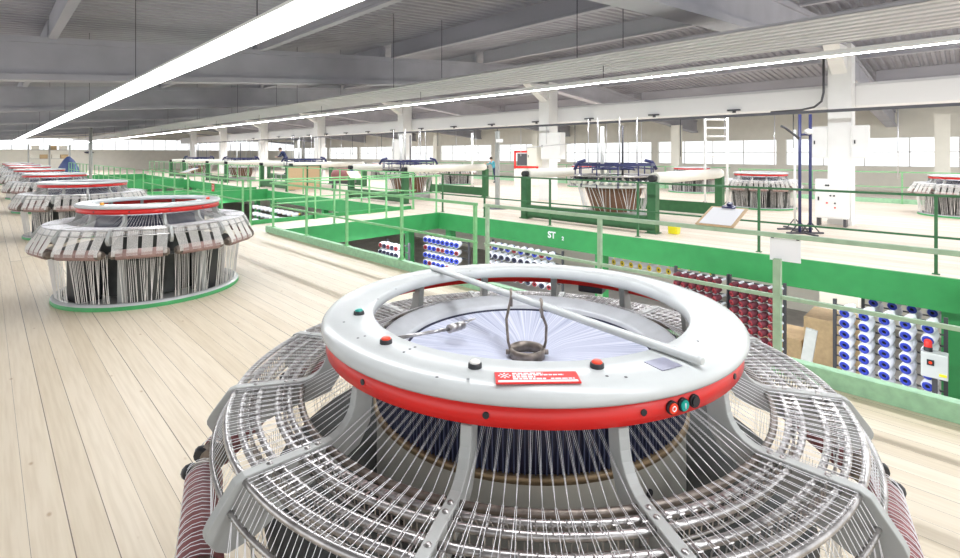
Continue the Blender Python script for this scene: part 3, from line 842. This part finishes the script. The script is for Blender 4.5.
# clipboards on the rails
def clipboard(label, x, y, z, rz, w, l, tilt):
    t = thing('clipboard', label, 'clipboard', (x, y, z), rz)
    Mx = Matrix.Rotation(tilt, 4, 'X')
    def bx(c, d): 
        return MB().box(Mx @ Vector(c), d, M4=Mx)
    bx((0, l/2, .006), (w, l, .012)).build('board', M['chip'], t)
    bx((0, l/2-.005, .0135), (w*.84, l*.88, .003)).build('paper', M['paper'], t)
    bx((0, l-.015, .022), (w*.36, .05, .015)).build('clip', M['navy_pole'], t)
    bx((0, l+.02, .035), (w*.12, .05, .03)).build('clip_lever', M['navy_pole'], t)
    return t
q = ring_pt(730, 227, 1.262)
clipboard('clipboard with a white sheet resting on the light green railing', RX-.03, 1.80, 1.262, R(-90), .36, .46, R(18))
clipboard('small clipboard leaning on the railing left of the second gantry loom', RX+2.6, 12.8, 1.265, R(-20), .34, .7, R(14))
clipboard('small clipboard on the railing of the second floor opening', RX, 20.5, 1.265, R(-60), .34, .7, R(14))
pn = thing('sign_panel', 'small blank white panel hung on the railing beside the stub post', 'panel', (RX+.03, 1.206, 1.0))
MB().box2((-.005, -.122, .0), (.005, .122, .205)).build('sheet', M['paper'], pn)
for y in (-.1, .1): MB().box2((-.006, y-.012, .20), (.006, y+.012, .225)).build('hook', M['dark_metal'], pn)

t = thing('red_sign', 'small red square sign with a white mark on the railing of the second floor opening', 'sign', (RX-.03, 16.9, .80))
MB().box2((-.004, -.12, 0), (.004, .12, .24)).build('plate', M['red'], t)
MB().box2((-.006, -.07, .06), (-.004, -.045, .19)).box2((-.006, -.05, .165), (-.004, .06, .19)).box2((-.006, .03, .05), (-.004, .07, .12)).build('mark', M['paper'], t)
t = thing('yellow_bin', 'small yellow plastic bin beside the dark green gantry post', 'bin', (12.05, 5.25, 0))
MB().prism([(-.09, 0), (.09, 0), (.12, .2), (-.12, .2)], lambda u, w_, s: (u, s, w_), .22).build('body', M['yellow'], t)
MB().box2((-.13, -.12, .195), (.13, .12, .215)).build('rim', M['yellow'], t)
# chipboard panels in a green frame
t = thing('board_rack', 'two chipboard panels standing in a green frame beyond the second floor opening', 'panel', (11.15, 25.4, 0))
for (u0, u1) in ((0, 1.05), (1.13, 1.8)): MB().box2((u0, 0, .08), (u1, .04, 1.3)).build('chipboard_panel', M['chip'], t)
for u in (-.05, 1.09, 1.85): MB().box2((u-.035, -.03, 0), (u+.035, .07, 1.36)).build('frame_post', M['green_dk'], t)
MB().box2((-.05, -.03, 1.31), (1.85, .06, 1.36)).build('frame_top', M['green_dk'], t)
t = thing('covered_trolley', 'trolley under a rounded maroon cover right of the chipboard panels', 'trolley', (13.6, 24.0, 0), R(-45))
mb = MB().lathe([(.62, .55), (.64, .9), (.55, 1.1), (.3, 1.2), (0, 1.22)], 24); mb.build('cover', M['maroon'], t)
MB().box2((-.6, -.4, .40), (.6, .4, .55)).build('tray', M['dark_metal'], t)
for sx in (-.5, .5):
    for sy in (-.3, .3): MB().box2((sx-.03, sy-.03, 0), (sx+.03, sy+.03, .4)).build('leg', M['dark_metal'], t)
t = thing('red_frame_machine', 'red framed machine far behind the grey pillar stand', 'machine', (24.0, 19.9, 0), R(-45))
MB().box2((-.75, -.3, 0), (.75, .3, 1.05)).build('body', M['cream'], t)
for u in (-.7, .7): MB().box2((u-.06, -.1, 1.05), (u+.06, .1, 2.15)).build('red_post', M['red'], t)
for z in (1.15, 2.12): MB().box2((-.76, -.1, z-.06), (.76, .1, z+.06)).build('red_bar', M['red'], t)
MB().box2((-.55, -.12, 1.25), (.55, .1, 2.0)).build('screen', M['dark_metal'], t)
t = thing('tarp_stand', 'blue covered machine at the far end of the hall, beyond the left row of looms', 'machine', (5.2, 57.0, 0))
MB().lathe([(.8, .1), (.7, .8), (.4, 1.4), (.1, 1.75), (0, 1.75)], 10).build('cover', M['bluebox'], t)
MB().box2((-1.1, -1.1, 0), (1.1, 1.1, .1)).build('pallet', M['chip'], t)
t = thing('storage_rack', 'grey storage rack with boxes against the far end wall', 'rack', (3.0, 66.5, 0))
for u in (0, 1.6, 3.2):
    for v in (0, .9): MB().box2((u-.04, v-.04, 0), (u+.04, v+.04, 2.9)).build('upright', M['legpaint'], t)
for z in (.5, 1.5, 2.4): MB().box2((0, 0, z-.04), (3.2, .9, z)).build('shelf', M['legpaint'], t)
for i, (u, z, w_) in enumerate(((.4, 1.5, .5), (1.15, 1.5, .6), (2.0, 1.5, .5), (2.75, 1.5, .6), (.5, 2.4, .6), (1.9, 2.4, .5), (2.7, 2.4, .6))):
    tag(MB().box((3.0+u, 66.95, z+.21), (w_, .6, .42)).build('carton', M['cardboard' if i % 2 else 'cream'], bevel=.01), 'carton on the storage rack at the far end wall', 'box', 'cartons on the far rack')
tag(MB().tube([(5.0, 42.2, 0), (5.0, 42.2, 3.75)], .10, 12).build('steel_post', M['legpaint']), 'slim grey post rising to the roof far down the left aisle', 'post')
t = thing('wall_speaker', 'dark round loudspeaker on the far end wall', 'speaker', (8.7, 74.6, 2.2))
MB().lathe([(0, .12), (.45, .0), (.45, -.1), (0, -.2)], 16).build('cone', M['navy'], t); MB().box2((-.05, 0, -.05), (.05, .4, .05)).build('bracket', M['dark_metal'], t)

# ------------------------------------------------------------------ people
def person(label, x, y, z, rz, pose, shirt, legs_m):
    J, E, rads = pose
    me = bpy.data.meshes.new('person'); me.from_pydata([Vector(p) for p in J], E, []); me.update()
    o = bpy.data.objects.new('person', me); COL.objects.link(o)
    o.location = (x, y, z); o.rotation_euler = (0, 0, rz)
    sk = o.modifiers.new('skin', 'SKIN'); sk.use_smooth_shade = True
    lay = me.skin_vertices[0].data
    for i, r_ in enumerate(rads): lay[i].radius = (r_, r_)
    lay[0].use_root = True
    o.modifiers.new('sub', 'SUBSURF').levels = 1; o.modifiers['sub'].render_levels = 1
    bpy.context.view_layer.update()
    dg = bpy.context.evaluated_depsgraph_get()
    m2 = bpy.data.meshes.new_from_object(o.evaluated_get(dg)); o.modifiers.clear(); o.data = m2
    m2.materials.clear()
    for m in (shirt, legs_m, M['skin'], M['black']): m2.materials.append(m)
    for p in m2.polygons:
        c = p.center; p.use_smooth = True
        k = min(range(len(J)), key=lambda i: (Vector(J[i])-c).length)
        p.material_index = MATI[k]
    tag(o, label, 'person')
    hd = Vector(J[4])
    MB().lathe([(0, .125), (.06, .11), (.10, .06), (.112, 0), (.10, -.03)], 14, c=(hd.x-.012, hd.y, hd.z+.02)).build('hair', M['hair'], o)
    return o
#            0 pelvis 1 waist 2 chest 3 neck 4 head 5 headtop 6/7 shoulders 8/9 elbow 10/11 wrist 12/13 hand 14/15 hip 16/17 knee 18/19 ankle 20/21 toe
MATI = [1, 0, 0, 2, 2, 2, 0, 0, 0, 0, 2, 2, 2, 2, 1, 1, 1, 1, 1, 1, 3, 3]
E_ = [(0, 1), (1, 2), (2, 3), (3, 4), (4, 5), (2, 6), (2, 7), (6, 8), (7, 9), (8, 10), (9, 11), (10, 12), (11, 13), (0, 14), (0, 15), (14, 16), (15, 17), (16, 18), (17, 19), (18, 20), (19, 21)]
RD = [.13, .12, .14, .055, .095, .07, .07, .07, .045, .045, .032, .032, .035, .035, .09, .09, .06, .06, .04, .04, .035, .035]
reach = [(0, 0, .93), (.04, 0, 1.1), (.14, 0, 1.36), (.22, 0, 1.52), (.28, 0, 1.64), (.30, 0, 1.72), (.15, .2, 1.42), (.15, -.2, 1.42), (.40, .22, 1.30), (.40, -.2, 1.26), (.66, .20, 1.40), (.64, -.16, 1.32), (.75, .2, 1.42), (.73, -.15, 1.34),
         (0, .1, .88), (0, -.1, .88), (.03, .12, .48), (-.05, -.12, .48), (-.04, .12, .07), (-.12, -.12, .07), (.12, .13, .035), (.04, -.13, .035)]
person('person in a teal shirt reaching forward, seen left of the grey pillar stand', 24.6, 23.2, 0, R(160), (reach, E_, RD), M['tealcloth'], M['navycloth'])
lean = [(0, 0, .93), (.06, 0, 1.1), (.20, 0, 1.32), (.32, 0, 1.45), (.40, 0, 1.55), (.43, 0, 1.62), (.2, .2, 1.38), (.2, -.2, 1.38), (.36, .24, 1.14), (.36, -.22, 1.14), (.56, .16, 1.08), (.56, -.14, 1.08), (.64, .14, 1.07), (.64, -.12, 1.07),
        (0, .1, .88), (0, -.1, .88), (.03, .12, .48), (-.03, -.12, .48), (-.04, .12, .07), (-.1, -.12, .07), (.12, .13, .035), (.06, -.13, .035)]
t = thing('step_platform', 'grey step platform behind the third gantry loom', 'platform', (13.5, 30.9, 0))
MB().box2((-.6, -.5, .66), (.6, .5, .70)).build('deck', M['legpaint'], t)
for sx in (-.5, .5):
    for sy in (-.4, .4): MB().box2((sx-.03, sy-.03, 0), (sx+.03, sy+.03, .66)).build('leg', M['legpaint'], t)
person('person in dark navy clothes leaning over a machine at far left of centre', 13.5, 30.9, .70, R(140), (lean, E_, RD), M['navycloth'], M['navycloth'])

# ------------------------------------------------------------------ yarn creels in the opening
def spool(name, rad, length, core, label, group, body='yarn_white', tail=None, tl_=1.25):
    """axis along local +x, coloured core facing -x"""
    o = MB().lathe([(rad*.55, -.0), (rad*.93, .0), (rad, length*.03), (rad*.97, length*.55), (rad*.80, length*.9), (rad*.35, length)], 16).build(name, M[body])
    # turn the lathe axis (z) to x in mesh data
    for v in o.data.vertices: v.co = Vector((v.co.z, v.co.x, v.co.y))
    tag(o, label, 'spool', group)
    c = MB().lathe([(rad*.34, .01), (rad*.34, -.012), (rad*.80, -.012), (rad*.84, .012)], 16).lathe([(0, .0), (rad*.36, .0)], 12, mi=1).build('spool_core', [core, M['hole']], o)
    for v in c.data.vertices: v.co = Vector((v.co.z, v.co.x, v.co.y))
    tl = MB().lathe([(rad*.45, length*.5), (rad*.36, length*tl_), (0, length*tl_)], 10).build('spool_tube', tail or core, o)
    for v in tl.data.vertices: v.co = Vector((v.co.z, v.co.x, v.co.y))
    return o
def creel(label, x, y0, y1, z0, z1, ny, nz, protos, group_label, rz, tilt=0.12, gap=None):
    """rack along y at x; spools on pegs pointing away"""
    t = thing('yarn_creel', label, 'rack', (x, y0, -3.2))
    L = y1-y0
    for yy in (-.06, L+.06):
        MB().box2((.12, yy-.025, 0), (.17, yy+.025, z1+3.3)).build('upright', M['dark_metal'], t)
    for j in range(nz):
        z = z1-(z1-z0)*j/max(1, nz-1)
        MB().box2((.14, -.06, z+3.2-.012), (.165, L+.06, z+3.2+.012)).build('crossbar', M['dark_metal'], t)
    for i in range(ny):
        for j in range(nz):
            y = y0+L*(i+.5)/ny; z = z1-(z1-z0)*j/max(1, nz-1)
            src = protos[(i*3+j*5+(i*j) % 4) % len(protos)]
            s_ = src.copy(); COL.objects.link(s_)
            for ch in src.children:
                d = ch.copy(); COL.objects.link(d); d.parent = s_
            s_.location = (x-.20, y, z-.03); s_.rotation_euler = (0, -tilt, rz)
            s_['label'] = group_label; s_['group'] = label
            yield s_
B1 = 9.95
protos = {}
big_blue = spool('yarn_spool', .086, .27, M['blue'], 'x', 'x', tail=M['yarn_white'])
med_red = spool('yarn_spool', .062, .15, M['redcore'], 'x', 'x', 'yarn_maroon', M['yarn_white'], 1.75)
red_white = spool('yarn_spool', .08, .26, M['redcore'], 'x', 'x')
med_blue = spool('yarn_spool', .09, .27, M['blue'], 'x', 'x')
med_navy = spool('yarn_spool', .09, .27, M['navy'], 'x', 'x')
med_yel = spool('yarn_spool', .09, .27, M['yelcore'], 'x', 'x')
list(creel('rack of large blue-cored spools at the right under the green fascia', B1+.15, .36, 1.62, -1.80, -.60, 5, 8, [big_blue], 'large white spool with a blue core on the rack at the right edge', R(-14), .25))
list(creel('second row of large blue-cored spools behind the right rack', B1+1.45, .1, 1.40, -.83, -.66, 5, 2, [big_blue], 'large white spool with a blue core in the back row of the right rack', R(-14), .25))
list(creel('rack of red-cored spools right of the nearest ring', B1, 2.45, 3.25, -1.66, -.44, 5, 9, [med_red], 'spool with a dark red core on the right one of the two red racks', R(-34), .25))
list(creel('second rack of red-cored spools just right of the ring', B1, 3.40, 4.30, -1.66, -.44, 6, 9, [med_red], 'spool with a dark red core on the left one of the two red racks', R(-30), .25))
list(creel('rack of yellow-cored spools high under the green fascia', 11.7, 4.3, 7.2, -.80, -.80, 12, 1, [med_yel], 'spool with a yellow core in the row just under the fascia', R(-20), .1))
list(creel('rack of blue and navy spools behind the ring', B1+.2, 7.4, 9.7, -1.34, -.58, 10, 4, [med_blue, med_navy, med_blue, red_white], 'white spool with a dark core on the rack below the lettering', R(12), .15))
list(creel('rack of blue-cored white spools left of the ring', B1-.3, 10.3, 11.9, -1.52, -.60, 8, 5, [med_blue, med_blue, red_white], 'white spool with a blue or red core on the rack left of the ring', R(22), .05))
list(creel('rack of red and navy spools near the left end of the opening', B1-1.6, 11.4, 12.35, -1.45, -.66, 5, 5, [red_white, med_navy], 'white spool with a red or navy core on the rack beside the end fascia', R(25), .05))
list(creel('rack of yellow-cored spools in the second floor opening', B1-.3, 20.8, 25.8, -1.34, -.66, 10, 3, [med_yel, med_navy], 'white spool with a yellow or navy core in the second floor opening', R(-30), .1))
for p in (big_blue, med_red, red_white, med_blue, med_navy, med_yel):
    for ch in list(p.children): bpy.data.objects.remove(ch)
    bpy.data.objects.remove(p)
# grey box with a red lamp in front of the right rack
t = thing('signal_box', 'grey control box with a red signal lamp in front of the blue-cored spools', 'box', (9.55, .40, -1.23))
MB().box2((0, -.145, 0), (.2, .145, .35)).build('body', M['grey'], t, bevel=.01)
MB().box2((-.01, .0, .18), (0, .08, .26)).build('switch_plate', M['black'], t); MB().tube([(-.02, .04, .22), (0, .04, .22)], .02, 8).build('switch', M['redbtn'], t)
MB().box2((-.008, -.13, .05), (0, -.05, .085)).build('warning_sticker', M['yellow'], t)
MB().lathe([(.05, .35), (.05, .41), (0, .41)], 16, c=(.1, .07, 0)).build('lamp_socket', M['black'], t)
MB().lathe([(.047, .41), (.047, .49), (.03, .515), (0, .515)], 16, c=(.1, .07, 0)).build('red_lamp', M['red'], t)
MB().box2((.1, -.03, -1.9), (.16, .03, 0)).build('stand', M['dark_metal'], t)
# cartons and a leaning board between the red and the blue racks
for i, (x, y, z, s, lab) in enumerate(((11.6, 1.95, -2.55, 1.2, 'brown carton stack on the lower floor, between the red racks and the blue-cored spools'), (11.7, 2.75, -2.55, .9, 'smaller brown carton on the lower floor beside the red spool racks'))):
    tag(MB().box((x, y, -3.2+s*.85), (.9, .75, s*1.7)).build('carton', M['cardboard'], bevel=.01), lab, 'box')
t = thing('service_door', 'pale locker standing on the lower floor below the fascia', 'cabinet', (13.2, 2.1, -3.2))
MB().box2((0, -.35, 0), (.4, .35, 2.3)).build('body', M['cream'], t); MB().box2((-.01, -.32, .05), (0, .32, 2.25)).build('door', M['cream'], t)
tag(MB().box((9.6, 2.05, -2.1), (.05, .16, 2.4), M4=Matrix.Rotation(R(8), 4, 'X')).build('leaning_plank', M['legpaint']), 'grey plank leaning in the opening beside the red racks', 'plank')

# ------------------------------------------------------------------ light, world, camera
w = bpy.data.worlds.new('World'); SC.world = w; w.use_nodes = True
bg = w.node_tree.nodes['Background']; bg.inputs[0].default_value = (.96, .98, 1, 1); bg.inputs[1].default_value = 1.15
def area(name, loc, sx, sy, power, rot=(0, 0, 0), col=(.95, .97, 1)):
    l = bpy.data.lights.new(name, 'AREA'); l.shape = 'RECTANGLE'; l.size = sx; l.size_y = sy; l.energy = power; l.color = col
    o = bpy.data.objects.new(name, l); COL.objects.link(o); o.location = loc; o.rotation_euler = rot
    return o
area('added_lower_fill', (7.9, 6, -.35), 1.2, 12, 260)  # unseen fill lights added to brighten the lower floor, no fixtures there
area('added_lower_fill', (13.0, 5, -.40), 1.0, 14, 200)
area('added_lower_fill', (8.0, 22, -.40), 1.2, 12, 200)
for (x, z, p) in ((13.0, 4.40, 1450), (18.6, 3.93, 1000), (21.5, 4.3, 1000), (25.0, 4.0, 900)):  # unseen light rows added to brighten the duct, columns and far hall
    area('added_hall_fill', (x, 28, z), .14, 62, p)
cam = bpy.data.cameras.new('Camera'); co = bpy.data.objects.new('Camera', cam); COL.objects.link(co)
co.location = (0, 0, H); co.rotation_euler = (PI/2, 0, R(-45))
cam.sensor_width = 36; cam.lens = 36*494/960; cam.shift_y = -(279-154)/960; cam.clip_end = 300; cam.clip_start = .05
SC.camera = co
vs_ = SC.view_settings
vs_.view_transform = 'Standard'; vs_.look = 'None'; vs_.gamma = 1; vs_.exposure = 0.5; vs_.use_curve_mapping = False
SC.cycles.use_denoising = True
SC.cycles.max_bounces = 8
